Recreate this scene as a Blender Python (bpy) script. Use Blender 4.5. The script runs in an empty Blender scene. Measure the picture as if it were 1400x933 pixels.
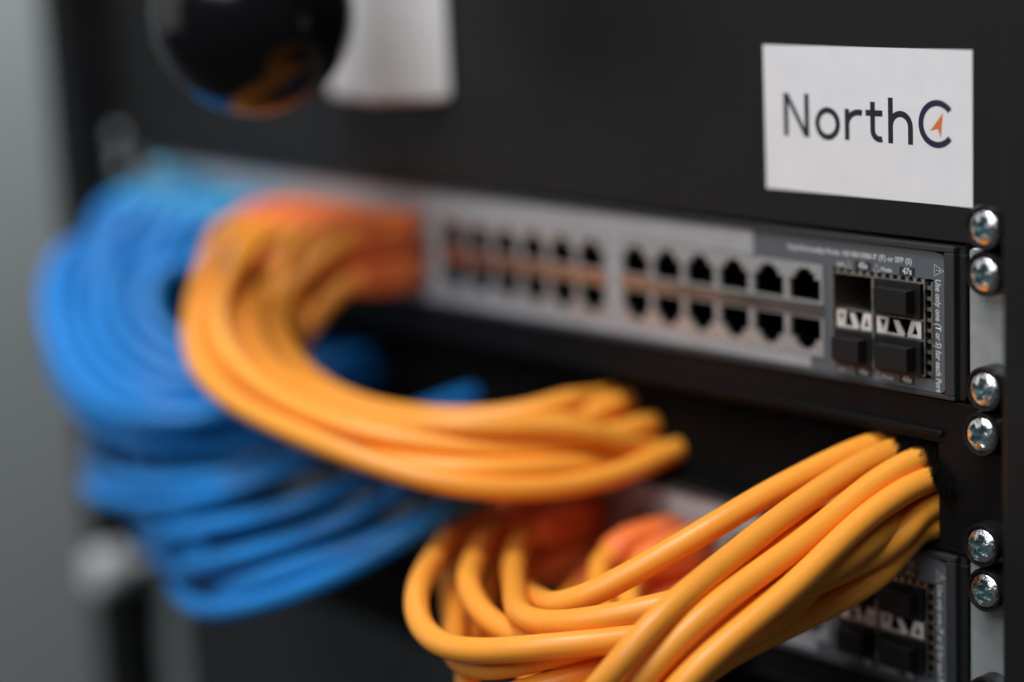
import bpy, bmesh, math, random
import numpy as np
from mathutils import Vector, Matrix

sc = bpy.context.scene
COL = sc.collection
random.seed(7)
MM = 0.001

# ------------------------------------------------------------------ camera
cam_d = bpy.data.cameras.new('camera')
cam = bpy.data.objects.new('camera', cam_d)
COL.objects.link(cam)
cam_d.sensor_width = 36.0
cam_d.lens = 74.885
cam_d.clip_start = 0.01
cam_d.clip_end = 50
cam.matrix_world = Matrix(((0.640073, -0.125171, 0.758050, 0.586595),
    (0.766904, 0.163853, -0.620493, -0.460619),
    (-0.046541, 0.978511, 0.200872, 0.141404),
    (0.000000, 0.000000, 0.000000, 1.000000)))
cam_d.dof.use_dof = True
cam_d.dof.focus_distance = 0.592
cam_d.dof.aperture_fstop = 2.25
cam_d.dof.aperture_blades = 0
sc.camera = cam

# ------------------------------------------------------------------ light
world = bpy.data.worlds.new('World')
sc.world = world
world.use_nodes = True
bg = world.node_tree.nodes['Background']
bg.inputs['Color'].default_value = (0.86, 0.93, 1.0, 1)
bg.inputs['Strength'].default_value = 0.055

def area(name, loc, target, sx, sy, power, col):
    d = bpy.data.lights.new(name, 'AREA')
    d.shape = 'RECTANGLE'; d.size = sx; d.size_y = sy
    d.energy = power; d.color = col
    o = bpy.data.objects.new(name, d); COL.objects.link(o)
    o.location = loc
    o.rotation_euler = (Vector(target) - Vector(loc)).to_track_quat('-Z', 'Y').to_euler()
    return o
area('ceiling_light', (0.18, -0.50, 1.30), (0.05, -0.05, 0.0), 0.5, 0.35, 15.5, (0.985, 0.99, 1.0))
area('window_light', (0.42, -1.25, 1.0), (0.1, 0.0, 0.0), 1.0, 0.8, 11.8, (0.97, 0.985, 1.0))
area('left_fill', (-1.15, -1.0, 0.35), (-0.1, 0.0, 0.0), 1.2, 1.0, 3, (0.98, 0.99, 1.0))  # added soft fill, no real fitting: reflections in the screws and left panel
area('wall_gradient_fill', (-0.55, 0.16, 0.52), (-0.66, 0.16, 0.0), 0.12, 1.1, 14, (0.97, 1.0, 1.0))  # added out of view to brighten the wall top and left-hand reflections

sc.view_settings.view_transform = 'Standard'
sc.view_settings.look = 'None'
sc.view_settings.exposure = 0.0
sc.view_settings.gamma = 1.0
sc.cycles.max_bounces = 10
sc.cycles.diffuse_bounces = 6

# ------------------------------------------------------------------ materials
def mat(name, col, rough=0.5, metal=0.0, spec=0.5, bump=0.0, bscale=400.0, var=0.0, vscale=40.0,
        rvar=0.0, specks=0.0, rand=0.0, coat=0.0, sss=0.0, ssr=(1, 1, 1)):
    m = bpy.data.materials.new(name); m.use_nodes = True
    nt = m.node_tree; N = nt.nodes; L = nt.links
    b = N['Principled BSDF']
    b.inputs['Base Color'].default_value = (*col, 1)
    b.inputs['Roughness'].default_value = rough
    b.inputs['Metallic'].default_value = metal
    b.inputs['Specular IOR Level'].default_value = spec
    b.inputs['Coat Weight'].default_value = coat
    if sss:
        b.inputs['Subsurface Weight'].default_value = sss; b.inputs['Subsurface Radius'].default_value = ssr
        b.inputs['Subsurface Scale'].default_value = 0.004
    tc = N.new('ShaderNodeTexCoord')
    colsock = None
    if var or rand:
        mix = N.new('ShaderNodeMix'); mix.data_type = 'RGBA'; mix.blend_type = 'MULTIPLY'
        mix.inputs[0].default_value = 1.0
        mix.inputs[6].default_value = (*col, 1)
        val = N.new('ShaderNodeMath'); val.operation = 'ADD'; val.inputs[0].default_value = 1.0
        src = None
        if var:
            n = N.new('ShaderNodeTexNoise'); n.inputs['Scale'].default_value = vscale; n.inputs['Detail'].default_value = 4
            L.new(tc.outputs['Object'], n.inputs['Vector'])
            mr = N.new('ShaderNodeMapRange'); mr.inputs[1].default_value = 0.25; mr.inputs[2].default_value = 0.75
            mr.inputs[3].default_value = -var; mr.inputs[4].default_value = var
            L.new(n.outputs['Fac'], mr.inputs[0]); src = mr.outputs[0]
        if rand:
            oi = N.new('ShaderNodeObjectInfo')
            mr2 = N.new('ShaderNodeMapRange'); mr2.inputs[3].default_value = -rand; mr2.inputs[4].default_value = rand
            L.new(oi.outputs['Random'], mr2.inputs[0])
            if src:
                ad = N.new('ShaderNodeMath'); ad.operation = 'ADD'
                L.new(src, ad.inputs[0]); L.new(mr2.outputs[0], ad.inputs[1]); src = ad.outputs[0]
            else: src = mr2.outputs[0]
        L.new(src, val.inputs[1])
        L.new(val.outputs[0], mix.inputs[7])
        colsock = mix.outputs[2]
    if specks:
        n = N.new('ShaderNodeTexNoise'); n.inputs['Scale'].default_value = 2200; n.inputs['Detail'].default_value = 1
        L.new(tc.outputs['Object'], n.inputs['Vector'])
        mr = N.new('ShaderNodeMapRange'); mr.inputs[1].default_value = 0.715; mr.inputs[2].default_value = 0.78
        mr.inputs[4].default_value = specks
        L.new(n.outputs['Fac'], mr.inputs[0])
        mx = N.new('ShaderNodeMix'); mx.data_type = 'RGBA'
        L.new(mr.outputs[0], mx.inputs[0])
        if colsock: L.new(colsock, mx.inputs[6])
        else: mx.inputs[6].default_value = (*col, 1)
        mx.inputs[7].default_value = (0.5, 0.48, 0.45, 1)
        colsock = mx.outputs[2]
    if colsock: L.new(colsock, b.inputs['Base Color'])
    if rvar:
        n = N.new('ShaderNodeTexNoise'); n.inputs['Scale'].default_value = vscale * 1.7; n.inputs['Detail'].default_value = 5
        L.new(tc.outputs['Object'], n.inputs['Vector'])
        mr = N.new('ShaderNodeMapRange'); mr.inputs[1].default_value = 0.3; mr.inputs[2].default_value = 0.7
        mr.inputs[3].default_value = max(0.02, rough - rvar); mr.inputs[4].default_value = rough + rvar
        L.new(n.outputs['Fac'], mr.inputs[0]); L.new(mr.outputs[0], b.inputs['Roughness'])
    if bump:
        n = N.new('ShaderNodeTexNoise'); n.inputs['Scale'].default_value = bscale; n.inputs['Detail'].default_value = 3
        L.new(tc.outputs['Object'], n.inputs['Vector'])
        bp = N.new('ShaderNodeBump'); bp.inputs['Strength'].default_value = bump; bp.inputs['Distance'].default_value = 0.0004
        L.new(n.outputs['Fac'], bp.inputs['Height']); L.new(bp.outputs['Normal'], b.inputs['Normal'])
    return m

M = dict(
    powder=mat('black_powder_coat', (0.005, 0.005, 0.0055), 0.5, spec=0.13, bump=0.25, bscale=1500, var=0.15, vscale=25, rvar=0.06, specks=0.12),
    satin=mat('satin_black_panel', (0.0105, 0.011, 0.0115), 0.47, spec=0.26, bump=0.25, bscale=1500, var=0.15, vscale=25, rvar=0.06, specks=0.12),
    gloss_black=mat('gloss_black', (0.005, 0.005, 0.006), 0.16, spec=0.32, rvar=0.04),
    bezel=mat('bezel_plastic', (0.028, 0.030, 0.033), 0.45, bump=0.2, bscale=2500, specks=0.3),
    face=mat('faceplate_grey', (0.095, 0.108, 0.122), 0.42, bump=0.08, bscale=3000, var=0.06),
    strip=mat('pale_grey_print', (0.33, 0.345, 0.37), 0.5, var=0.08, vscale=120),
    nickel=mat('nickel_plate', (0.49, 0.50, 0.50), 0.28, metal=0.5, bump=0.12, bscale=900, rvar=0.08),
    polish=mat('polished_nickel', (0.52, 0.49, 0.47), 0.2, metal=1.0, bump=0.05, bscale=900, rvar=0.04),
    pale=mat('pale_grey_knob', (0.62, 0.64, 0.64), 0.4, var=0.05),
    cage=mat('tinned_steel', (0.55, 0.52, 0.46), 0.3, metal=1.0, bump=0.15, bscale=700, rvar=0.1),
    finger=mat('bright_spring_steel', (0.86, 0.83, 0.79), 0.42, metal=0.35, rvar=0.1),
    zinc=mat('zinc_plate', (0.86, 0.88, 0.88), 0.19, metal=1.0, bump=0.9, bscale=800, var=0.3, vscale=420, rvar=0.07),
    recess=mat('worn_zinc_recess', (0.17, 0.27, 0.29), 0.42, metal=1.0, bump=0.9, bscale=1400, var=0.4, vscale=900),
    ear=mat('brushed_zinc_ear', (0.48, 0.53, 0.54), 0.36, metal=0.55, bump=0.15, bscale=500, var=0.16, vscale=70, rvar=0.12),
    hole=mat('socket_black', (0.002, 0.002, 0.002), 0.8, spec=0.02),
    rubber=mat('black_plastic', (0.010, 0.010, 0.011), 0.45, spec=0.3, bump=0.15, bscale=1800, specks=0.15),
    washer=mat('washer_black', (0.008, 0.008, 0.009), 0.3, rvar=0.08),
    orange=mat('orange_jacket', (0.92, 0.355, 0.04), 0.38, spec=0.4, bump=0.06, bscale=420, var=0.06, vscale=30, rand=0.07, specks=0.3, sss=0.22, ssr=(1.0, 0.28, 0.06)),
    orange_boot=mat('orange_boot', (0.90, 0.20, 0.045), 0.45, var=0.05, rand=0.05),
    blue=mat('blue_jacket', (0.012, 0.215, 0.61), 0.40, spec=0.4, bump=0.05, bscale=500, var=0.05, vscale=30, rand=0.06),
    blue_boot=mat('blue_boot', (0.05, 0.33, 0.62), 0.42, var=0.05),
    pale_boot=mat('pale_blue_boot', (0.10, 0.46, 0.66), 0.35),
    clear=mat('plug_plastic', (0.5, 0.48, 0.45), 0.2),
    gold=mat('gold_contact', (0.30, 0.20, 0.08), 0.4, metal=1.0),
    paper=mat('white_paper', (0.78, 0.78, 0.80), 0.6, bump=0.2, bscale=160, var=0.035, vscale=90),
    ink=mat('navy_ink', (0.013, 0.014, 0.022), 0.5),
    ink_blue=mat('dark_blue_ink', (0.016, 0.014, 0.045), 0.5),
    ink_orange=mat('orange_ink', (0.72, 0.17, 0.035), 0.5),
    white_print=mat('white_print', (0.55, 0.57, 0.58), 0.5),
    tag=mat('black_print', (0.014, 0.015, 0.016), 0.5),
    white=mat('white_plastic', (0.80, 0.80, 0.81), 0.35, var=0.02),
    wall=mat('painted_wall', (0.17, 0.185, 0.187), 0.7, bump=0.2, bscale=60, var=0.04, vscale=6),
    fibre=mat('brush_fibre', (0.004, 0.004, 0.004), 0.8, spec=0.1),
)

# ------------------------------------------------------------------ mesh builder (millimetres)
class MB:
    def __init__(s): s.v = []; s.f = []; s.m = []
    def quad(s, a, b, c, d, mi=0):
        n = len(s.v); s.v += [a, b, c, d]; s.f.append((n, n+1, n+2, n+3)); s.m.append(mi)
    def box(s, x0, x1, y0, y1, z0, z1, mi=0):
        n = len(s.v)
        s.v += [(x0,y0,z0),(x1,y0,z0),(x1,y1,z0),(x0,y1,z0),(x0,y0,z1),(x1,y0,z1),(x1,y1,z1),(x0,y1,z1)]
        for q in ((0,1,5,4),(1,2,6,5),(2,3,7,6),(3,0,4,7),(4,5,6,7),(3,2,1,0)):
            s.f.append(tuple(n+i for i in q)); s.m.append(mi)
        return s
    def prism(s, pts, y0, y1, mi=0, caps=True):        # polygon in XZ (counter-clockwise seen from the front), front at y0
        n = len(s.v); k = len(pts)
        s.v += [(x, y0, z) for x, z in pts] + [(x, y1, z) for x, z in pts]
        if caps:
            s.f.append(tuple(range(n, n+k))); s.m.append(mi)
            s.f.append(tuple(range(n+2*k-1, n+k-1, -1))); s.m.append(mi)
        for i in range(k):
            j = (i+1) % k
            s.f.append((n+i, n+k+i, n+k+j, n+j)); s.m.append(mi)
        return s
    def lathe(s, prof, segs=32, mi=0, axis_y=True, cx=0, cz=0):   # (radius, y) profile round the Y axis
        n = len(s.v); k = len(prof)
        for r, y in prof:
            for i in range(segs):
                a = 2*math.pi*i/segs
                s.v.append((cx + r*math.cos(a), y, cz + r*math.sin(a)))
        for p in range(k-1):
            for i in range(segs):
                j = (i+1) % segs
                s.f.append((n+p*segs+i, n+p*segs+j, n+(p+1)*segs+j, n+(p+1)*segs+i)); s.m.append(mi)
        return s
    def mesh(s, name, mats, smooth=False):
        me = bpy.data.meshes.new(name)
        me.from_pydata([(x*MM, y*MM, z*MM) for x, y, z in s.v], [], s.f)
        for m in (mats if isinstance(mats, (list, tuple)) else [mats]): me.materials.append(m)
        me.polygons.foreach_set('material_index', s.m)
        if smooth: me.polygons.foreach_set('use_smooth', [True]*len(me.polygons))
        me.update()
        return me
    def build(s, name, mats, parent=None, loc=(0,0,0), smooth=False, bevel=0.0, segs=2):
        return link(name, s.mesh(name, mats, smooth), parent, loc, bevel, segs)

def link(name, me, parent=None, loc=(0,0,0), bevel=0.0, segs=2):
    o = bpy.data.objects.new(name, me); COL.objects.link(o)
    o.location = [c*MM for c in loc]
    if parent: o.parent = parent
    if bevel:
        b = o.modifiers.new('edge', 'BEVEL'); b.width = bevel*MM; b.segments = segs; b.limit_method = 'ANGLE'
        b.harden_normals = False
    return o

def tag(o, label=None, cat=None, group=None, kind=None):
    if label: o['label'] = label
    if cat: o['category'] = cat
    if group: o['group'] = group
    if kind: o['kind'] = kind
    return o

def thing(name, label, cat, loc=(0,0,0), group=None):
    o = bpy.data.objects.new(name, None); COL.objects.link(o)
    o.location = [c*MM for c in loc]; o.empty_display_size = 0.01
    return tag(o, label, cat, group)

def copy_tree(o, parent=None):
    c = o.copy(); COL.objects.link(c)
    if parent: c.parent = parent
    for ch in list(o.children): copy_tree(ch, c)
    return c

def rounded(x0, x1, z0, z1, r, n=5):
    pts = []
    for cx, cz, a0 in ((x1-r, z0+r, -90), (x1-r, z1-r, 0), (x0+r, z1-r, 90), (x0+r, z0+r, 180)):
        for i in range(n+1):
            a = math.radians(a0 + 90*i/n); pts.append((cx + r*math.cos(a), cz + r*math.sin(a)))
    return pts

def ribbon(pts, w, closed=False):                    # a flat pen stroke: list of quads (XZ)
    P = [np.array(p, float) for p in pts]; k = len(P); L = []; Rr = []
    for i in range(k):
        a = P[i-1] if (i > 0 or closed) else P[i]
        b = P[(i+1) % k] if (i < k-1 or closed) else P[i]
        t = b - a; t /= np.linalg.norm(t); n = np.array([-t[1], t[0]])
        L.append(P[i] + n*w/2); Rr.append(P[i] - n*w/2)
    q = []
    for i in range(k if closed else k-1):
        j = (i+1) % k
        q.append((L[i], Rr[i], Rr[j], L[j]))
    return q

def text_mesh(body, size, align='LEFT', bold=0.0, shear=0.0, spacing=1.0):
    cu = bpy.data.curves.new('lettering', 'FONT')
    cu.body = body; cu.size = size*MM; cu.align_x = align; cu.resolution_u = 3
    cu.offset = bold*MM; cu.shear = shear; cu.space_character = spacing
    o = bpy.data.objects.new('lettering', cu); COL.objects.link(o)
    dg = bpy.context.evaluated_depsgraph_get(); dg.update()
    me = bpy.data.meshes.new_from_object(o.evaluated_get(dg))
    bpy.data.objects.remove(o); bpy.data.curves.remove(cu)
    return me

def text(body, size, x, z, m, parent, y, align='LEFT', bold=0.0, shear=0.0, down=False, fit=None, name='lettering'):
    me = text_mesh(body, size, align, bold, shear)
    xs = [v.co.x for v in me.vertices]
    k = 1.0
    if fit: k = fit*MM/(max(xs)-min(xs))
    for v in me.vertices:
        a, b = v.co.x*k, v.co.y
        v.co = (b, 0, -a) if down else (a, 0, b)
    me.materials.clear(); me.materials.append(m)
    return link(name, me, parent, (x, y, z))

# ------------------------------------------------------------------ setting: wall behind the cabinet
w = MB(); w.box(-720, -700, -400, 1500, -1400, 1500)
tag(w.build('wall', M['wall']), kind='structure')

# ------------------------------------------------------------------ cabinet
cab = thing('server_cabinet', 'black equipment cabinet whose upright posts frame the switches and panels', 'cabinet', (0, 0, -400))
def local(o, x0, x1, y0, y1, z0, z1, oz=400):
    return o.box(x0, x1, y0, y1, z0+oz, z1+oz)
for sx in (-1, 1):
    a, b = sorted((sx*248.5, sx*266.0))
    local(MB(), a, b, -20, 60, -400, 400).build('corner_post', M['satin'], cab, bevel=1.6)
    a, b = sorted((sx*223.0, sx*247.5))
    p = MB()
    local(p, a, b, 4.0, 6.0, -400, 400)
    a, b = sorted((sx*244.5, sx*247.5)); local(p, a, b, 6.2, 60, -400, 400)
    p.build('mounting_rail', M['powder'], cab)
    a, b = sorted((sx*258.0, sx*262.0))
    local(MB(), a, b, 61, 600, -400, 400).build('side_panel', M['powder'], cab)
local(MB(), -262, 262, 601, 604, -400, 400).build('back_panel', M['powder'], cab)

# ------------------------------------------------------------------ blank panel above
bp = thing('blank_panel', 'wide blank black filler panel carrying the white logo sticker', 'panel', (0, 0, 44.6))
q = MB(); q.prism(rounded(-241, 241, 0.2, 132.8, 1.5), 0, 2.0)
q.build('front_plate', M['satin'], bp, bevel=0.4)
q = MB(); q.box(-218, 218, 2.2, 16, 0.2, 1.8); q.build('lower_flange', M['powder'], bp)

# ------------------------------------------------------------------ logo sticker
st = thing('logo_sticker', 'white paper sticker with NorthC lettering on the black blank panel', 'sticker', (185.6, 0, 54.8))
def sy(x, z):                                   # slight lift of the loose edges
    u = (x+38.3)/76.6; vv = z/42.6
    return -0.08 - 0.22*max(0, 0.25-u)/0.25*max(0.2, vv) - 0.03*math.sin(3*u+1.2*vv)**2
nx, nz = 32, 12
g = MB()
for j in range(nz+1):
    for i in range(nx+1):
        x = -38.3 + 76.6*i/nx; z = 42.6*j/nz
        g.v.append((x, sy(x, z), z))
for j in range(nz):
    for i in range(nx):
        a = j*(nx+1)+i; g.f.append((a, a+1, a+nx+2, a+nx+1)); g.m.append(0)
n0 = len(g.v)
so = g.build('paper', M['paper'], st)
sol = so.modifiers.new('thickness', 'SOLIDIFY'); sol.thickness = 0.05*MM; sol.offset = -1
def letter(name, strokes, m, polys=()):
    b = MB()
    for pts, wd, cl in strokes:
        for qd in ribbon(pts, wd, cl):
            b.quad(*[(p[0]-185.6, sy(p[0]-185.6, p[1]-54.8)-0.03, p[1]-54.8) for p in qd])
    for pl in polys:
        n = len(b.v); b.v += [(x-185.6, sy(x-185.6, z-54.8)-0.03, z-54.8) for x, z in pl]
        b.f.append(tuple(range(n, n+len(pl)))); b.m.append(0)
    return b.build(name, m, st)
def arc(cx, cz, rx, rz, a0, a1, n=24):
    return [(cx+rx*math.cos(math.radians(a0+(a1-a0)*i/n)), cz+rz*math.sin(math.radians(a0+(a1-a0)*i/n))) for i in range(n+1)]
SW = 1.75
letter('printed_letter', [([(155.9, 70.9), (155.9, 83.5)], SW, False), ([(164.0, 70.9), (164.0, 83.5)], SW, False)], M['ink'],
       [[(155.05, 83.5), (163.1, 70.9), (164.85, 70.9), (156.8, 83.5)]])
letter('printed_letter', [(arc(172.0, 75.2, 3.9, 3.9, 0, 360, 36)[:-1], SW, True)], M['ink'])
letter('printed_letter', [([(179.4, 70.9), (179.4, 79.8)], SW, False), (arc(183.6, 75.2, 4.2, 3.75, 168, 70, 12), SW, False)], M['ink'])
letter('printed_letter', [([(188.9, 82.2), (188.9, 74.2)] + arc(191.5, 74.2, 2.6, 2.5, 190, 290, 12), SW, False), ([(186.3, 79.0), (192.5, 79.0)], SW, False)], M['ink'])
letter('printed_letter', [([(195.4, 70.8), (195.4, 83.6)], SW, False), (arc(198.95, 75.6, 3.55, 3.6, 172, 0, 18) + [(202.5, 70.8)], SW, False)], M['ink'])
letter('printed_letter', [(arc(211.9, 77.0, 5.7, 5.75, 40, 320, 40), SW, False)], M['ink_blue'])
letter('arrow_emblem', [], M['ink_orange'], [[(213.9, 80.2), (209.4, 75.0), (212.1, 75.7)], [(213.9, 80.2), (212.1, 75.7), (213.1, 73.2)]])

# ------------------------------------------------------------------ glossy ball camera on a white mount
bc = thing('dome_camera', 'glossy black dome on a white folded mount near the upper left of the blank panel', 'camera', (-20, 0, 78))
hb = MB(); n = 5
foot = [(-44, -0.3), (-44, -10), (-3.5, -19), (18.5, -0.3)]
hb.v += [(x, y, -3.4) for x, y in foot] + [(x, y, 62) for x, y in foot]
for i in range(4):
    j = (i+1) % 4; hb.f.append((i, j, j+4, i+4)); hb.m.append(0)
hb.f += [(3, 2, 1, 0), (4, 5, 6, 7)]; hb.m += [0, 0]
hb.build('housing', M['white'], bc, bevel=2.5, segs=4)
q = MB(); q.box(-5, 5, -5, 5, 30.2, 62); q.box(-5, 5, 5.1, 75.5, 52, 62); q.build('bracket', M['gloss_black'], bc, (10.9, -76, 32.4), bevel=1)
sb = MB(); prof = []
for i in range(33):
    a = math.pi*(i/32); prof.append((max(0.01, 33.2*math.sin(a)), -33.2*math.cos(a)))
sb.lathe(prof, 64)
sb.build('dome', M['gloss_black'], bc, (10.9, -76, 32.4), smooth=True)

# ------------------------------------------------------------------ screws
def cross_inside(x, z):
    n = 0.25*math.sin(9.1*x+3)*math.cos(7.7*z)
    return (abs(x) < 1.05+n*0.6 and abs(z) < 3.2+n) or (abs(z) < 1.05+n*0.6 and abs(x) < 3.2+n) or (abs(x)+abs(z) < 2.1+n)
def head_meshes():
    hd = MB(); NR, NA = 34, 84; R0 = 5.1
    def prof(r): return -2.7*math.sqrt(max(0, 1-(r/R0)**2*0.95)) + 0.55
    idx = {}
    for i in range(NR+1):
        r = R0*math.sin(math.pi/2*i/NR) if i else 0.0
        for j in range(NA):
            a = 2*math.pi*j/NA; x, z = r*math.cos(a), r*math.sin(a)
            y = prof(r)
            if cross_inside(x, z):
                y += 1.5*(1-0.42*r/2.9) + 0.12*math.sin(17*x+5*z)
            idx[i, j] = len(hd.v); hd.v.append((x, y, z))
    for j in range(NA):
        idx['b', j] = len(hd.v); hd.v.append((R0*math.cos(2*math.pi*j/NA), 2.2, R0*math.sin(2*math.pi*j/NA)))
    for i in range(NR):
        for j in range(NA):
            k = (j+1) % NA
            f = (idx[i, j], idx[i+1, j], idx[i+1, k], idx[i, k])
            c = [sum(hd.v[q][d] for q in f)/4 for d in (0, 2)]
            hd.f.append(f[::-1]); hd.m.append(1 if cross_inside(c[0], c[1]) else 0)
    for j in range(NA):
        k = (j+1) % NA; hd.f.append((idx[NR, j], idx['b', j], idx['b', k], idx[NR, k])); hd.m.append(0)
    ws = MB()
    ws.lathe([(5.1, -0.3), (5.35, -1.0), (5.8, -1.05), (6.25, -0.2), (6.35, 1.5), (6.35, 5.0), (5.1, 5.0), (5.1, -0.3)], 40)
    return hd, ws
hd, ws = head_meshes()
screw0 = thing('rack_screw', '', 'screw', (0, 0, 0))
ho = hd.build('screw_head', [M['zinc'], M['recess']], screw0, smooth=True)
ho.data.set_sharp_from_angle(angle=math.radians(40))
wo = ws.build('cup_washer', M['washer'], screw0, smooth=True)
wo.data.set_sharp_from_angle(angle=math.radians(50))
screws = [
    (232.55, 50.8, 0.45, 'zinc cross-head screw right below the logo sticker, in the blank panel corner'),
    (232.55, 38.1, 0.5, 'zinc screw with black washer at the upper end of the upper switch ear, right side'),
    (232.55, 6.35, 0.2, 'zinc screw with black washer at the lower end of the upper switch ear, right side'),
    (232.55, -6.35, 0.75, 'zinc screw at the right end of the cable entry panel, beside its embossed ridge'),
    (232.55, -38.1, 0.35, 'zinc screw at the lower right of the cable entry panel, beside the orange cables'),
    (232.55, -50.8, 0.3, 'zinc screw with black washer at the upper end of the lower switch ear, right side'),
    (232.55, -82.55, 0.9, 'half hidden screw at the bottom edge, lower end of the lower switch ear'),
    (-232.55, 50.8, 0.1, 'blurred screw at the far left end of the blank panel, upper of two'),
    (-232.55, 38.1, 0.6, 'blurred screw at the far left end of the upper switch, lower of two'),
]
for k, (x, z, rot, lab) in enumerate(screws):
    o = screw0 if k == 0 else copy_tree(screw0)
    onear = abs(z) in (38.1, 6.35, 50.8, 82.55)
    o.location = ((x-0.6-(1.1 if abs(z) in (6.35, 38.1) and z < 0 else 0))*MM if x > 0 else x*MM, -5.2*MM, z*MM)
    o.rotation_euler = (random.uniform(-.04, .04), rot, random.uniform(-.04, .04))
    tag(o, lab, 'screw', 'rack screws')

# ------------------------------------------------------------------ network switch
PX6, PP, BPX = 162.07, 14.65, 94.76
ZU, ZL = 27.15, 12.46
def port_mesh():
    b = MB(); hw = PP/2; y0 = -0.35
    z0, z1 = -7.345, 6.6
    # opening outline, notch upwards
    O = [(-6.2, -4.8), (6.2, -4.8), (6.2, 1.8), (4.0, 1.8), (4.0, 3.7), (2.4, 3.7), (2.4, 4.9),
         (-2.4, 4.9), (-2.4, 3.7), (-4.0, 3.7), (-4.0, 1.8), (-6.2, 1.8)]
    def rect(x0, x1, za, zb): b.quad((x0, y0, za), (x1, y0, za), (x1, y0, zb), (x0, y0, zb))
    rect(-hw, hw, z0, -4.8)
    for s in (-1, 1):
        for (xa, za, zb) in ((6.2, -4.8, 1.8), (4.0, 1.8, 3.7), (2.4, 3.7, 4.9)):
            if s > 0: rect(xa, hw, za, zb)
            else: rect(-hw, -xa, za, zb)
    rect(-hw, hw, 4.9, z1)
    k = len(O)
    for i in range(k):
        (xa, za), (xb, zb) = O[i], O[(i+1) % k]
        b.quad((xa, y0, za), (xb, y0, zb), (xb, 0.8, zb), (xa, 0.8, za))
        b.quad((xa, 0.8, za), (xb, 0.8, zb), (xb, 14, zb), (xa, 14, za), 1)
    b.quad((-6.2, 14, -4.8), (6.2, 14, -4.8), (6.2, 14, 4.9), (-6.2, 14, 4.9), 1)
    for i in range(8):                                    # contact springs
        x = -3.57 + 1.02*i
        b.quad((x-.12, 8.0, -4.6), (x+.12, 8.0, -4.6), (x+.12, 13, -2.4), (x-.12, 13, -2.4), 2)
    return b.mesh('port', [M['nickel'], M['hole'], M['gold']])
PORT = port_mesh()

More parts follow.
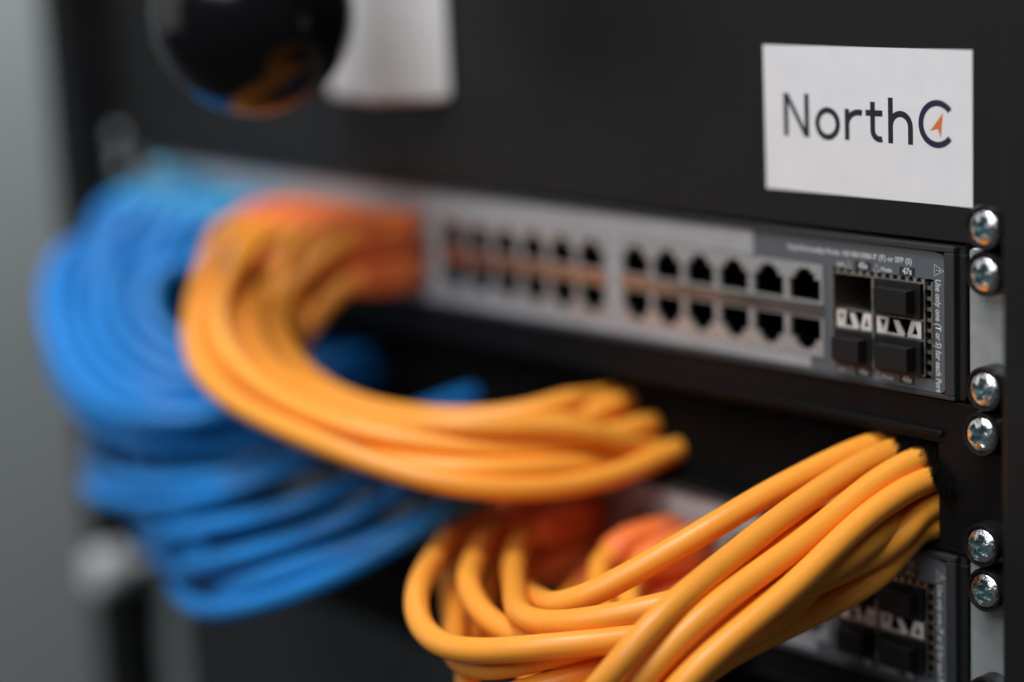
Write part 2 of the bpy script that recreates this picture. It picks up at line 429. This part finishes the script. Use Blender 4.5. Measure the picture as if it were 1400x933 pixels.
def make_switch(z, label):
    r = thing('network_switch', label, 'network switch', (0, 0, z))
    b = MB()                                              # chassis: bezel frame round the faceplate
    b.box(-220, 220, 32, 300, 0, 43.7)
    b.box(-220, 220, 1.6, 31.9, 43.0, 43.7); b.box(-220, 220, 1.6, 31.9, 0, 0.7)
    b.box(-220, -218, 1.6, 31.9, 0.75, 42.95); b.box(217, 220, 1.6, 31.9, 0.75, 42.95)
    b.build('chassis', M['bezel'], r)
    b = MB()
    b.box(-219.4, 218.0, -1.0, 1.5, 41.8, 43.6); b.box(-219.4, 218.0, -1.0, 1.5, 0.05, 1.3)
    b.box(214.5, 218.0, -1.0, 1.5, 1.35, 41.75); b.box(-219.4, -215.5, -1.0, 1.5, 1.35, 41.75)
    b.build('bezel', M['bezel'], r, bevel=0.35)
    b = MB(); b.box(218.9, 221.2, 0.2, 40, 0.8, 41.5); b.build('end_cap', M['rubber'], r, bevel=0.5)
    # faceplate with openings for the port blocks and the module cage
    b = MB()
    xs = [-215.2]
    holes = []
    for k in range(3, -1, -1):
        c6 = PX6-BPX*k; holes.append((c6-5*PP-PP/2, c6+PP/2, ZL-6.6, ZU+6.6))
    holes.append((173.0, 210.2, 5.0, 33.6))
    cur = -215.2
    Z0, Z1 = 1.4, 41.6
    for (xa, xb, za, zb) in holes:
        b.box(cur, xa, 0, 1.5, Z0, Z1)
        b.box(xa, xb, 0, 1.5, Z0, za); b.box(xa, xb, 0, 1.5, zb, Z1)
        cur = xb
    b.prism([(cur, Z0)] + [p for p in rounded(cur-9, 214.3, Z0, Z1-.5, 2.4, 6)[:14]] + [(cur, Z1)], 0, 1.5)
    b.build('faceplate', M['face'], r)
    b = MB()
    b.box(-214.5, 141.3, -0.25, -0.02, ZU+6.9, 41.5)
    b.box(-214.5, 164.0, -0.25, -0.02, 2.2, ZL-6.9)
    for k in range(1, 4):
        b.box(PX6-BPX*k+PP/2+.2, PX6-BPX*(k-1)-5*PP-PP/2-.2, -0.25, -0.02, ZL-6.85, ZU+6.85)
    b.build('label_strip', M['strip'], r)
    for k in range(4):
        for i in range(6):
            for up in (1, 0):
                o = link('port', PORT, r, (PX6-BPX*k-PP*i, 0, ZU if up else ZL))
                if not up: o.rotation_euler = (0, math.pi, 0)
    for k in range(4):
        c6 = PX6-BPX*k
        MB().box(c6-5*PP-PP/2+.1, c6+PP/2-.1, -0.55, -0.38, ZL+5.3, ZU-5.3).build('divider_bar', M['polish'], r)
    # module cage: 2 x 2 bays
    b = MB()
    cx0, cx1, cz0, cz1 = 174.2, 208.6, 5.6, 32.6
    b.box(cx0-.6, cx0, -1.2, 30, cz0, cz1); b.box(cx1-1.1, cx1-.5, -1.2, 30, cz0, cz1)
    b.box(cx0, cx1-1.2, -1.2, 30, cz1-.5, cz1); b.box(cx0, cx1-1.2, -1.2, 30, cz0, cz0+.5)
    b.box(188.6, 189.5, -1.2, 30, cz0+.6, cz1-.6)
    b.box(cx0+.1, 188.5, -0.6, 30, 15.6, 16.2); b.box(cx0+.1, 188.5, -0.6, 30, 21.4, 22.0)
    b.box(189.6, cx1-1.2, -0.6, 30, 15.6, 16.2); b.box(189.6, cx1-1.2, -0.6, 30, 21.4, 22.0)
    cg = b.build('module_cage', M['cage'], r)
    for q in ((cx0+.1, cx1-1.2, 30.1, 31, cz0, cz1), (cx0+.1, 188.5, .6, 1.2, 16.3, 21.3), (189.6, cx1-1.2, .6, 1.2, 16.3, 21.3)):
        MB().box(*q).build('cage_back', M['hole'], cg)
    sp = MB()                                             # gasket spring fingers on the right and top of the cage
    sp.box(209.9, 210.3, -0.8, 1.4, 5.6, 33.0)
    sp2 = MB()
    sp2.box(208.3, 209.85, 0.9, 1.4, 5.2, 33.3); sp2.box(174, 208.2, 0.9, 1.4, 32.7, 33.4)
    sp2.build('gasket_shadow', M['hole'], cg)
    for i in range(9):
        z1 = 31.2 - i*3.05
        sp.prism([(208.3, z1-.45), (209.85, z1-.65), (209.85, z1+.65), (208.3, z1+.45)], -0.7, 0.8)
    for i in range(12):
        x = 175.5 + i*2.85
        sp.prism([(x-.45, 32.65), (x+.45, 32.65), (x+.7, 33.5), (x-.7, 33.5)], -0.6, 0.8)
    sp.build('gasket_finger', M['cage'], cg)
    # bright zig-zag latch strip between the bays
    for x0, x1 in ((175.2, 188.2), (190.3, 206.4)):
        b = MB(); w_ = x1-x0; zA, zB = 16.35, 21.2; y = -1.0
        for pl in ([(0,.85),(.27,.85),(.27,1),(0,1)], [(0,0),(.12,0),(.13,.2),(.06,.85),(0,.85)], [(.12,0),(.22,0),(.27,.85),(.21,.85),(.13,.2)],
                   [(.22,0),(.62,0),(.62,.1),(.22,.1)], [(.48,.1),(.64,.1),(.50,.9),(.38,.9)],
                   [(.70,0),(1,0),(1,.2),(.70,.2)], [(.70,.2),(.80,.2),(.87,.8),(.87,1),(.78,1)], [(.93,.2),(1,.2),(1,1),(.87,1),(.87,.8)]):
            b.prism([(x0+u*w_, zA+v*(zB-zA)) for u, v in pl], y, y+.5)
        b.build('latch_strip', M['finger'], cg)
    # printing
    yp = -0.06
    def tagbox(x0, x1, z0, z1, s):
        b = MB(); b.prism(rounded(x0, x1, z0, z1, .25, 2), -0.04, -0.01)
        o = b.build('printed_tag', M['tag'], r)
        text(s, 2.45, (x0+x1)/2, z0+0.45, M['white_print'], o, yp-0.02, 'CENTER', 0.075, name='tag_lettering')
    tagbox(198.0, 203.6, 33.75, 36.1, '47s'); tagbox(181.5, 187.6, 33.75, 36.1, '45s')
    tagbox(197.6, 203.2, 2.45, 4.75, '48s'); tagbox(181.2, 187.3, 2.45, 4.75, '46s')
    def outline_tri(x, z, s):
        b = MB()
        for qd in ribbon([(x, z), (x+s, z), (x+s/2, z+s*1.15)], .28, True): b.quad(*[(p[0], yp, p[1]) for p in qd])
        b.build('printed_triangle', M['white_print'], r)
    outline_tri(188.6, 33.8, 2.0); outline_tri(178.2, 33.8, 2.0); outline_tri(188.6, 2.6, 2.0); outline_tri(178.2, 2.6, 2.0)
    for z in (34.1, 2.8):
        text('Mode', 1.75, 191.2, z, M['white_print'], r, yp, 'LEFT', 0.05)
        text('Link', 1.75, 174.6, z, M['white_print'], r, yp, 'LEFT', 0.05)
    text('Dual-Personality Ports: 10/100/1000-T (T) or SFP (S)', 2.2, 202.6, 37.2, M['white_print'], r, yp, 'RIGHT', 0.06)
    text('Use only one (T or S) for each Port', 2.7, 210.9, 33.9, M['white_print'], r, yp, 'LEFT', 0.06, 0.15, down=True, fit=32.2)
    b = MB()
    for qd in ribbon([(210.5, 34.7), (213.7, 36.3), (210.5, 37.9)], .3, True): b.quad(*[(p[0], yp, p[1]) for p in qd])
    for xx, ww in ((211.25, .3), (212.3, .9)): b.quad((xx-ww/2, yp, 36.15), (xx+ww/2, yp, 36.15), (xx+ww/2, yp, 36.45), (xx-ww/2, yp, 36.45))
    b.build('warning_triangle', M['white_print'], r)
    # ears
    for s in (-1, 1):
        b = MB(); x0, x1 = sorted((s*221.8, s*241.0))
        b.prism(rounded(x0, x1, 0.3, 43.4, 1.2, 3), 1.0, 3.4)
        b.build('mounting_ear', M['ear'], r, bevel=0.3)
    return r

sw_up = make_switch(0, 'upper grey faced network switch with two rows of sockets and a 47s tag')
sw_lo = make_switch(-88.9, 'lower network switch below the cable entry panel, mostly behind orange cables')

# dust plugs in the module bays
def plug_mesh():
    b = MB(); b.box(-8.2, 8.2, -1.6, 12, -5.3, 5.3); return b
def make_dust_plug():
    r = thing('dust_plug', '', 'dust plug')
    b = MB(); b.prism(rounded(-8.3, 8.3, -5.2, 5.2, .5, 2), -1.6, 10); b.build('plug_body', M['rubber'], r, bevel=.3)
    b = MB(); b.prism(rounded(-5.6, 6.4, -3.5, 3.5, .4, 2), -5.4, -1.65); b.build('grip', M['rubber'], r, bevel=.35)
    return r
dp = make_dust_plug()
spots = [(198.3, 27.0, 0, 'black dust plug in the module bay under the 47s tag, upper switch'),
         (198.3, 10.6, 0, 'black dust plug in the lower right module bay of the upper switch, over 48s'),
         (181.3, 10.6, 0, 'black dust plug in the lower left module bay of the upper switch'),
         (181.3, 27.0, -88.9, 'blurred dust plug in the top left module bay of the lower switch'),
         (198.3, 27.0, -88.9, 'blurred dust plug in the top right module bay of the lower switch'),
         (181.3, 10.6, -88.9, 'blurred dust plug in the bottom left module bay of the lower switch'),
         (198.3, 10.6, -88.9, 'blurred dust plug in the bottom right module bay of the lower switch')]
for k, (x, z, dz, lab) in enumerate(spots):
    o = dp if k == 0 else copy_tree(dp)
    o.location = (x*MM, 0, (z+dz)*MM); tag(o, lab, 'dust plug', 'dust plugs in the module bays')
    if x < 190: o.scale = (0.86, 1, 1)

# ------------------------------------------------------------------ cable entry (brush) panels
def make_brush_panel(z, label):
    r = thing('cable_entry_panel', label, 'panel', (0, 0, z))
    H = 43.9; zs0, zs1 = 1.6, 31.5
    b = MB()
    b.box(-241, 241, 0, 1.8, zs1, H); b.box(-241, 241, 0, 1.8, 0.2, zs0)
    b.box(-241, -211.5, 0, 1.8, zs0+.02, zs1-.02); b.box(211.5, 241, 0, 1.8, zs0+.02, zs1-.02)
    b.build('front_plate', M['powder'], r, bevel=0.25)
    b = MB()
    b.prism(rounded(-213.5, 213.7, 33.2, 35.4, 1.0, 4), -1.4, -0.02)
    b.build('embossed_ridge', M['powder'], r, bevel=0.6, segs=3)
    b = MB(); b.box(-211, 211, 6.5, 10, 0.4, 33.0); b.build('brush_strip', M['fibre'], r)
    # bristles
    f = MB(); rnd = random.Random(3)
    for i in range(2600):
        x = rnd.uniform(-211, 211) if i < 1200 else rnd.uniform(195, 217)
        L = rnd.uniform(9, 15) if x < 195 else rnd.uniform(6, 11)
        dx = rnd.gauss(0, 1.3); y = rnd.uniform(2.2, 4.2); w_ = .11
        if x > 211.0: y = rnd.uniform(-1.2, -.1); L = rnd.uniform(2.5, 7)
        zt = 33.5 if x < 211 else 26.5 - (x-211)*.9 + rnd.uniform(-1, 1)
        yb = y + (rnd.uniform(-5, 3) if x < 211 else rnd.uniform(-2.0, -.2))
        a = (x-w_, y, zt); c = (x+w_, y, zt); d = (x+dx+w_*.5, yb, zt-L); e = (x+dx-w_*.5, yb, zt-L)
        f.quad(e, d, c, a)
        f.quad((x, y-w_, zt), (x, y+w_, zt), (x+dx, yb+w_*.5, zt-L), (x+dx, yb-w_*.5, zt-L))
    o = f.build('bristles', M['fibre'], r); tag(o, kind='stuff')
    return r
make_brush_panel(-44.45, 'black cable entry panel between the two switches, cables passing through its slot')
make_brush_panel(-133.35, 'dark cable entry panel at the bottom, under the lower switch')
# device at the very bottom left: dark front with zinc ears
r = thing('shelf_unit', 'dark shelf front with a zinc ear at the bottom left, under the blue cables', 'shelf', (0, 0, -177.8))
b = MB(); b.box(-220, 220, 0, 120, -44.2, 43.6); b.build('front', M['bezel'], r, bevel=.6)
b = MB(); b.lathe([(0.01, -36), (8.5, -36), (10.2, -34), (10.2, -22), (8.5, -20), (3.5, -20), (3.5, 0.8), (0.01, 0.8)], 28); b.build('thumbscrew', M['pale'], r, (-233, 0, 38.5), smooth=True).data.set_sharp_from_angle(angle=0.6)
for s in (-1, 1):
    b = MB(); x0, x1 = sorted((s*221.8, s*241.0)); b.prism(rounded(x0, x1, -44.0, 43.4, 1.2, 3), 1.0, 3.4); b.build('mounting_ear', M['ear'], r, bevel=.3)

# ------------------------------------------------------------------ patch cables
RC = 3.85
def catmull(P, n):
    P = np.array(P, float)
    P = np.vstack([2*P[0]-P[1], P, 2*P[-1]-P[-2]])
    out = []
    for i in range(1, len(P)-2):
        p0, p1, p2, p3 = P[i-1], P[i], P[i+1], P[i+2]
        t0 = 0; t1 = t0+np.linalg.norm(p1-p0)**.5; t2 = t1+np.linalg.norm(p2-p1)**.5; t3 = t2+np.linalg.norm(p3-p2)**.5
        for t in np.linspace(t1, t2, 12, endpoint=(i == len(P)-3)):
            A1 = (t1-t)/(t1-t0)*p0+(t-t0)/(t1-t0)*p1; A2 = (t2-t)/(t2-t1)*p1+(t-t1)/(t2-t1)*p2; A3 = (t3-t)/(t3-t2)*p2+(t-t2)/(t3-t2)*p3
            B1 = (t2-t)/(t2-t0)*A1+(t-t0)/(t2-t0)*A2; B2 = (t3-t)/(t3-t1)*A2+(t-t1)/(t3-t1)*A3
            out.append((t2-t)/(t2-t1)*B1+(t-t1)/(t2-t1)*B2)
    out = np.array(out)
    s = np.concatenate([[0], np.cumsum(np.linalg.norm(np.diff(out, axis=0), axis=1))])
    u = np.linspace(0, s[-1], n)
    return np.stack([np.interp(u, s, out[:, k]) for k in range(3)], 1)

NS = 72
cables = []           # dict(path, colour, port, label, group)
def add_cable(pts, col, port, label, group, boot=None):
    cables.append(dict(p=catmull(pts, NS), col=col, port=port, label=label, group=group, boot=boot))

ORD = ['first', 'second', 'third', 'fourth', 'fifth', 'sixth']
def lerp(a, b, t): return tuple(x+(y-x)*t for x, y in zip(a, b))
def bundle(outer, inner, ports, col, label, group, vert, seed, exits, labels=None):
    rnd = random.Random(seed)
    for k, (px, pz) in enumerate(ports):
        t = (px-ports[0][0])/(ports[-1][0]-ports[0][0])
        row = k % 2
        t2 = min(1, max(0, t + rnd.uniform(-.16, .16)))
        pts = [(px, -4, pz), (px, -26, pz), (px-1, -34, pz-1.0)]
        for a, b2 in zip(outer, inner):
            c = lerp(a, b2, t2)
            off = vert*(0.5 if row else -0.5)
            pts.append((c[0]+rnd.uniform(-2, 2), c[1]+rnd.uniform(-2.5, 2.5), c[2]+off+rnd.uniform(-2, 2)))
        ex = exits[k]
        pts += [(ex[0], 2, ex[1]), (ex[0]-3, 30, ex[1]+rnd.uniform(-1, 1)), (ex[0]-8, 70, ex[1])]
        add_cable(pts, col, (px, pz), label[k], group)

def block_ports(blk, z=0):
    return [(PX6-BPX*blk-PP*i, z+(ZU if up else ZL), up) for i in range(5, -1, -1) for up in (1, 0)]

# upper orange loop (third block from the right)
exO = [(99,-35), (91,-38), (83,-37.5), (88,-28.5), (80,-31), (72,-32), (76,-22.5), (67,-22.5), (62,-27)]
ORP = [(x, z, u) for x, z, u in block_ports(2)]
ORP = [p for i, p in enumerate(ORP) if i % 2 == 0 or i in (3, 7, 11)]
bundle([(-64,-74,10), (-28,-95,-5), (36,-93,-21), (86,-64,-31), (95,-28,-34)],
       [(-38,-46,3), (-26,-57,-11), (8,-60,-21), (48,-42,-24), (72,-18,-23)],
       [(x, z) for x, z, u in ORP], 'orange', ['upper loop orange cable, %s orange plug from the left, %s row' % (ORD[i//2], ('top', 'bottom')[i % 2]) for i in (0, 2, 3, 4, 6, 7, 8, 10, 11)],
       'orange cables looping from the upper switch', 7.5, 11, exO)
# upper blue loop
exB = [(-80+rx*.7, -20+rz*.5) for rx, rz in ((12,-36),(4,-36),(-4,-36),(14,-28.5),(6,-28.5),(-2,-28.5),(-10,-32),(10,-21),(2,-21),(-6,-21),(-14,-24),(-18,-17))]
bundle([(-187,-60,8), (-170,-79,-10), (-122,-88,-38), (-92,-76,-44), (-78,-40,-42)],
       [(-128,-46,8), (-124,-58,-8), (-108,-58,-21), (-94,-40,-31), (-88,-18,-33)],
       [(x, z) for x, z, u in block_ports(3)], 'blue', ['upper loop blue cable, %s blue plug from the left, %s row' % (o, w) for o in ORD for w in ('top', 'bottom')],
       'blue cables looping from the upper switch', 7.5, 23, exB)
# lower blue fan
pts_lo = [(x, z) for x, z, u in block_ports(3, -88.9)][:6]
fan = [(0.0, (-146,-75,-70)), (0.05, (-138,-81,-73)), (0.42, (-92,-80,-86)), (.70, (-75,-84,-92)), (.97, (-60,-76,-96)), (1.0, (-54,-91,-99))]
FANLAB = ['topmost strand of the lower blue fan, running nearly level under the blue loop',
          'second strand from the top of the lower blue fan, just under the level one',
          'third strand of the lower blue fan, sloping up above the first dark gap',
          'fourth strand of the lower blue fan, between the two dark gaps',
          'rear strand of the lower blue fan, just behind and above the lowest one',
          'lowest blue strand of all, hanging at the bottom of the lower fan']
rnd = random.Random(5)
for k, ((px, pz), (t, tp)) in enumerate(zip(pts_lo, fan)):
    m1 = lerp((-95,-90,-64), (-8,-97,-85), t); m2 = lerp((-40,-82,-54), (36,-75,-65), t); ex = (lerp((-12,0,0), (62,0,0), t)[0], -39+5*(k % 2))
    add_cable([(px, -4, pz), (px, -26, pz), (px, -36, pz-3), lerp((px, -50, pz), tp, .55), tp, m1, m2, lerp(m2, (ex[0], -5, ex[1]), .6), (ex[0], 3, ex[1]), (ex[0], 40, ex[1]+2), (ex[0], 70, ex[1]+2)],
              'blue', (px, pz), FANLAB[k], 'blue cables fanning from the lower switch')
# front orange cables
FRONT = [
    ([(200.5, 65.0, -17.0), (196.5, 30.0, -18.0), (190.5, 9.0, -18.0), (186.5, 0.0, -18.0), (182.8, -15.0, -21.5), (178.9, -34.0, -25.8), (175.6, -53.0, -32.1), (166.2, -70.0, -41.4), (155.6, -83.0, -50.1), (150.1, -91.0, -53.6), (143.1, -88.0, -54.7), (116.6, -71.2, -63.0), (90.0, -54.4, -71.3)], (67.31, -76.44),
     'topmost front orange cable, crossing alone from the slot above the others'),
    ([(207.5, 65.0, -20.0), (203.5, 30.0, -21.0), (197.5, 9.0, -21.0), (193.5, 0.0, -21.0), (190.0, -17.0, -27.8), (190.4, -39.0, -33.4), (189.9, -62.0, -38.7), (191.2, -83.0, -42.4), (191.3, -99.0, -49.7), (186.1, -108.0, -62.5), (174.6, -108.0, -74.9), (156.8, -98.0, -79.5), (110.1, -77.7, -79.1), (63.4, -57.4, -78.8)], (23.36, -76.44),
     'front orange cable second from the top at the slot, leaving the picture at the bottom'),
    ([(208.0, 65.0, -27.5), (204.0, 30.0, -28.5), (198.0, 9.0, -28.5), (194.0, 0.0, -28.5), (193.5, -18.0, -35.4), (191.1, -40.0, -42.9), (188.5, -58.0, -47.2), (183.3, -70.0, -50.0), (175.4, -82.0, -51.9), (162.3, -92.0, -55.7), (150.1, -99.0, -57.0), (139.4, -97.0, -57.2), (114.2, -77.0, -59.5), (88.9, -57.1, -61.8)], (67.31, -61.75),
     'front orange cable whose rounded bend ends just below the topmost one'),
    ([(214.5, 65.0, -23.0), (210.5, 30.0, -24.0), (204.5, 9.0, -24.0), (200.5, 0.0, -24.0), (196.7, -20.0, -30.4), (195.4, -40.0, -36.0), (196.2, -60.0, -41.0), (196.3, -80.0, -47.4), (192.5, -93.0, -56.4), (186.1, -101.0, -70.2), (176.5, -98.0, -80.5), (158.2, -80.0, -82.0), (139.0, -66.0, -80.8), (119.9, -52.0, -79.5)], (103.47, -76.44),
     'front orange cable just left of the ragged brush edge'),
    ([(220.5, 65.0, -28.0), (216.5, 30.0, -29.0), (210.5, 9.0, -29.0), (206.5, 0.0, -29.0), (204.7, -20.0, -33.6), (204.4, -41.0, -39.8), (204.2, -60.0, -46.9), (202.3, -78.0, -54.2), (199.6, -92.0, -62.4), (192.8, -98.0, -72.8), (179.0, -90.0, -81.0), (162.8, -72.5, -80.1), (146.6, -55.0, -79.2)], (132.77, -76.44),
     'front orange cable emerging right under the brush, middle of the stack'),
    ([(220.5, 65.0, -33.0), (216.5, 30.0, -34.0), (210.5, 9.0, -34.0), (206.5, 0.0, -34.0), (202.2, -14.0, -39.3), (193.9, -28.0, -45.6), (188.5, -42.0, -51.1), (182.4, -55.0, -57.9), (177.7, -68.0, -66.8), (175.4, -79.0, -78.8), (167.9, -75.0, -84.1), (145.3, -62.8, -77.0), (122.8, -50.5, -69.9)], (103.47, -61.75),
     'front orange cable second from the bottom at the right edge of the slot'),
    ([(220.5, 65.0, -38.0), (216.5, 30.0, -39.0), (210.5, 9.0, -39.0), (206.5, 0.0, -39.0), (202.1, -14.0, -45.0), (192.4, -28.0, -51.8), (186.0, -38.0, -56.8), (179.0, -50.0, -64.3), (175.7, -64.0, -72.1), (173.0, -74.0, -81.5), (166.6, -70.0, -83.1), (149.6, -59.5, -76.3), (132.7, -49.0, -69.6)], (118.12, -61.75),
     'lowest front orange cable at the slot, bounding the stack below'),
    ([(213.5, 65.0, -31.5), (209.5, 30.0, -32.5), (203.5, 9.0, -32.5), (199.5, 0.0, -32.5), (194.2, -22.0, -41.5), (189.1, -44.0, -49.2), (181.9, -66.0, -56.0), (176.0, -80.0, -57.2), (168.2, -92.0, -57.2), (157.3, -104.0, -58.8), (141.3, -112.0, -63.2), (122.9, -114.0, -65.9), (105.8, -110.0, -63.3), (93.1, -98.0, -57.2), (73.8, -77.7, -59.5), (54.5, -57.4, -61.8)], (38.01, -61.75),
     'front orange cable making the widest leftmost loop'),
    ([(213.0, 65.0, -38.0), (209.0, 30.0, -39.0), (203.0, 9.0, -39.0), (199.0, 0.0, -39.0), (195.1, -20.0, -42.9), (185.2, -40.0, -52.8), (173.7, -58.0, -60.0), (164.3, -72.0, -62.5), (150.5, -82.0, -65.4), (138.1, -88.0, -68.2), (127.1, -92.0, -66.7), (113.2, -92.0, -62.8), (102.5, -87.0, -57.8), (85.1, -70.5, -59.9), (67.6, -54.1, -62.0)], (52.66, -61.75),
     'front orange cable making the second loop, inside the widest one'),
    ([(205.5, 65.0, -35.0), (201.5, 30.0, -36.0), (195.5, 9.0, -36.0), (191.5, 0.0, -36.0), (196.0, -18.0, -46.4), (187.1, -36.0, -54.9), (178.4, -54.0, -61.0), (168.2, -70.0, -61.7), (163.7, -84.0, -60.8), (155.5, -96.0, -64.4), (143.2, -106.0, -69.3), (131.5, -110.0, -71.9), (119.7, -106.0, -72.2), (91.1, -82.9, -74.4), (62.5, -59.8, -76.6)], (38.01, -76.44),
     'front orange cable bending back lowest at the left, under the widest loop'),
    ([(200.5, 65.0, -29.0), (196.5, 30.0, -30.0), (190.5, 9.0, -30.0), (186.5, 0.0, -30.0), (193.1, -24.0, -46.7), (186.1, -44.0, -56.4), (175.6, -60.0, -63.4), (168.3, -76.0, -66.3), (159.2, -90.0, -69.8), (150.0, -104.0, -74.2), (137.5, -110.0, -80.2), (121.4, -104.0, -82.8), (97.3, -81.6, -81.3), (73.3, -59.2, -79.7)], (52.66, -76.44),
     'front orange cable running along the bottom edge of the picture'),
    ([(217.0, 65.0, -35.0), (213.0, 30.0, -36.0), (207.0, 9.0, -36.0), (203.0, 0.0, -36.0), (203.7, -22.0, -39.5), (201.1, -42.0, -44.5), (198.7, -60.0, -49.0), (195.6, -74.0, -55.3), (191.1, -88.0, -65.7), (184.6, -95.0, -75.9), (173.9, -88.0, -80.9), (154.4, -71.2, -80.0), (134.9, -54.4, -79.2)], (118.12, -76.44),
     'front orange cable crossing beneath the middle of the stack'),
    ([(211.0, 65.0, -24.5), (207.0, 30.0, -25.5), (201.0, 9.0, -25.5), (197.0, 0.0, -25.5), (186.4, -10.0, -36.6), (180.4, -27.0, -43.8), (176.7, -46.0, -50.6), (175.5, -64.0, -57.6), (174.8, -82.0, -65.3), (173.6, -95.0, -72.6), (167.5, -98.0, -79.7), (158.4, -94.0, -80.2), (134.0, -75.1, -79.6), (109.7, -56.2, -79.0)], (88.82, -76.44),
     'shaded front orange cable showing between the second and third from the top'),
]
for pts, (pc, pz), lab in FRONT:
    pts = pts + [(pc, -34, pz-1), (pc, -26, pz), (pc, -4, pz)]
    add_cable(pts[::-1], 'orange', (pc, pz), lab, 'orange cables from the slot to the lower switch')

# push apart cables that run into each other
P = np.stack([c['p'] for c in cables])            # (C, NS, 3)
C_ = len(cables)
pin = np.ones(NS); pin[:9] = np.linspace(0, .8, 9)**2; pin[-16:] = np.linspace(1, .1, 16)
own = np.repeat(np.arange(C_), NS)
def clamp(P):                                     # keep the part that passes the slot inside it
    x, y, z = P[:, :, 0], P[:, :, 1], P[:, :, 2]
    sl = (y > -5) & (np.arange(NS)[None, :] > NS*0.5)
    front = x > 150
    z[sl] = np.clip(z[sl], -38.9, np.where(front, -17.3, -21.5)[sl])
    x[sl] = np.clip(x[sl], -205, np.where(front, 207.2+np.clip(y, 0, 30)*.3, 400)[sl])
for it in range(45):
    X = P.reshape(-1, 3); D = np.zeros_like(X); W = np.zeros(len(X))
    for c in range(C_):
        A = P[c]
        lo, hi = A.min(0)-8, A.max(0)+8
        near = np.where((own != c) & np.all((X > lo) & (X < hi), 1))[0]
        if not len(near): continue
        d = A[:, None, :]-X[None, near, :]
        dist = np.linalg.norm(d, axis=2)+1e-6
        ov = np.clip(2*RC*1.0-dist, 0, None)
        D[c*NS:(c+1)*NS] += ((d/dist[..., None])*(ov*0.22)[..., None]).sum(1)
    D = D.reshape(C_, NS, 3)
    ln = np.linalg.norm(D, axis=2, keepdims=True); D *= np.minimum(1, 1.6/np.maximum(ln, 1e-6))
    for _ in range(5):
        D[:, 1:-1] = 0.25*D[:, :-2]+0.5*D[:, 1:-1]+0.25*D[:, 2:]
    P = P + D*pin[None, :, None]
    clamp(P)
for _ in range(10):
    P[:, 8:-1] = 0.25*P[:, 7:-2]+0.5*P[:, 8:-1]+0.25*P[:, 9:]
    clamp(P)
for _ in range(2):
    P[:, 8:-1] = 0.25*P[:, 7:-2]+0.5*P[:, 8:-1]+0.25*P[:, 9:]

def tube_mesh(path, rad, name, m, sides=18, dense=2):
    p = catmull(path[::2], len(path)*dense)
    T = np.gradient(p, axis=0); T /= np.linalg.norm(T, axis=1)[:, None]
    n = np.cross(T[0], (0, 0, 1.0)); n /= np.linalg.norm(n)
    v = []; f = []
    for i in range(len(p)):
        n = n-T[i]*(n@T[i]); n /= np.linalg.norm(n); bb = np.cross(T[i], n)
        for j in range(sides):
            a = 2*math.pi*j/sides
            v.append(p[i]+rad*(math.cos(a)*n+math.sin(a)*bb))
    for i in range(len(p)-1):
        for j in range(sides):
            k = (j+1) % sides; f.append((i*sides+j, i*sides+k, (i+1)*sides+k, (i+1)*sides+j))
    f.append(tuple(range(sides))[::-1]); f.append(tuple((len(p)-1)*sides+j for j in range(sides)))
    me = bpy.data.meshes.new(name); me.from_pydata([tuple(q*MM) for q in v], [], f)
    me.materials.append(m); me.polygons.foreach_set('use_smooth', [True]*len(f)); me.update()
    return me

def boot_mesh(m):
    b = MB(); sec = [(-2, 5.6, 7.0), (-12, 5.8, 7.1), (-20, 5.6, 7.0), (-27, 5.2, 5.9), (-30, 4.6, 4.7)]
    ns = 20; n0 = 0
    for y, hx, hz in sec:
        for j in range(ns):
            a = 2*math.pi*j/ns; ca, sa = math.cos(a), math.sin(a)
            e = 0.45 if y > -25 else 0.8
            b.v.append((hx*math.copysign(abs(ca)**e, ca), y, hz*math.copysign(abs(sa)**e, sa)))
    for i in range(len(sec)-1):
        for j in range(ns):
            k = (j+1) % ns; b.f.append((i*ns+j, i*ns+k, (i+1)*ns+k, (i+1)*ns+j)); b.m.append(0)
    b.f.append(tuple(range(4*ns, 5*ns))); b.m.append(0); b.f.append(tuple(range(ns))[::-1]); b.m.append(0)
    return b.mesh('boot', m, True)
BOOT = {'orange': boot_mesh(M['orange_boot']), 'blue': boot_mesh(M['blue_boot'])}
pb = MB(); pb.box(-5.5, 5.5, -1.9, 11, -4.2, 1.3); PLUG = pb.mesh('plug', M['clear'])
lb = MB(); lb.prism([(-1.6, 0), (1.6, 0), (1.6, 1.2), (-1.6, 1.2)], -14, 3); LATCH = {'orange': lb.mesh('latch', M['orange_boot']), 'blue': lb.mesh('latch', M['pale_boot'])}

tb = MB(); tb.prism([(-5.2, 0), (5.2, 0), (5.2, 3), (-5.2, 3)], -30, 2); TAB = tb.mesh('latch_tab', M['pale_boot'])
for ci, (c, path) in enumerate(zip(cables, P)):
    px, pz = c['port']
    r = thing('patch_cable', c['label'], 'cable', (px, 0, pz), c['group'])
    link('jacket', tube_mesh(path-np.array([px, 0, pz]), 3.75 if c['group'].startswith('orange cables from') else RC, 'jacket', M[c['col']]), r)
    up = min(abs(pz-ZU), abs(pz+88.9-ZU)) < 1
    if c['group'].startswith('blue cables looping') and abs(px+151.5) < 3 and up:
        o = link('latch_tab', TAB, r, (0, -6, 6)); o.rotation_euler = (-0.42, 0, 0)
    for nm, me in (('plug', PLUG), ('boot', BOOT[c['col']]), ('latch', LATCH[c['col']])):
        o = link(nm, me, r, (0, 0, (4.9 if up else -4.9) if nm == 'latch' else 0))
        if not up: o.rotation_euler = (0, math.pi, 0)
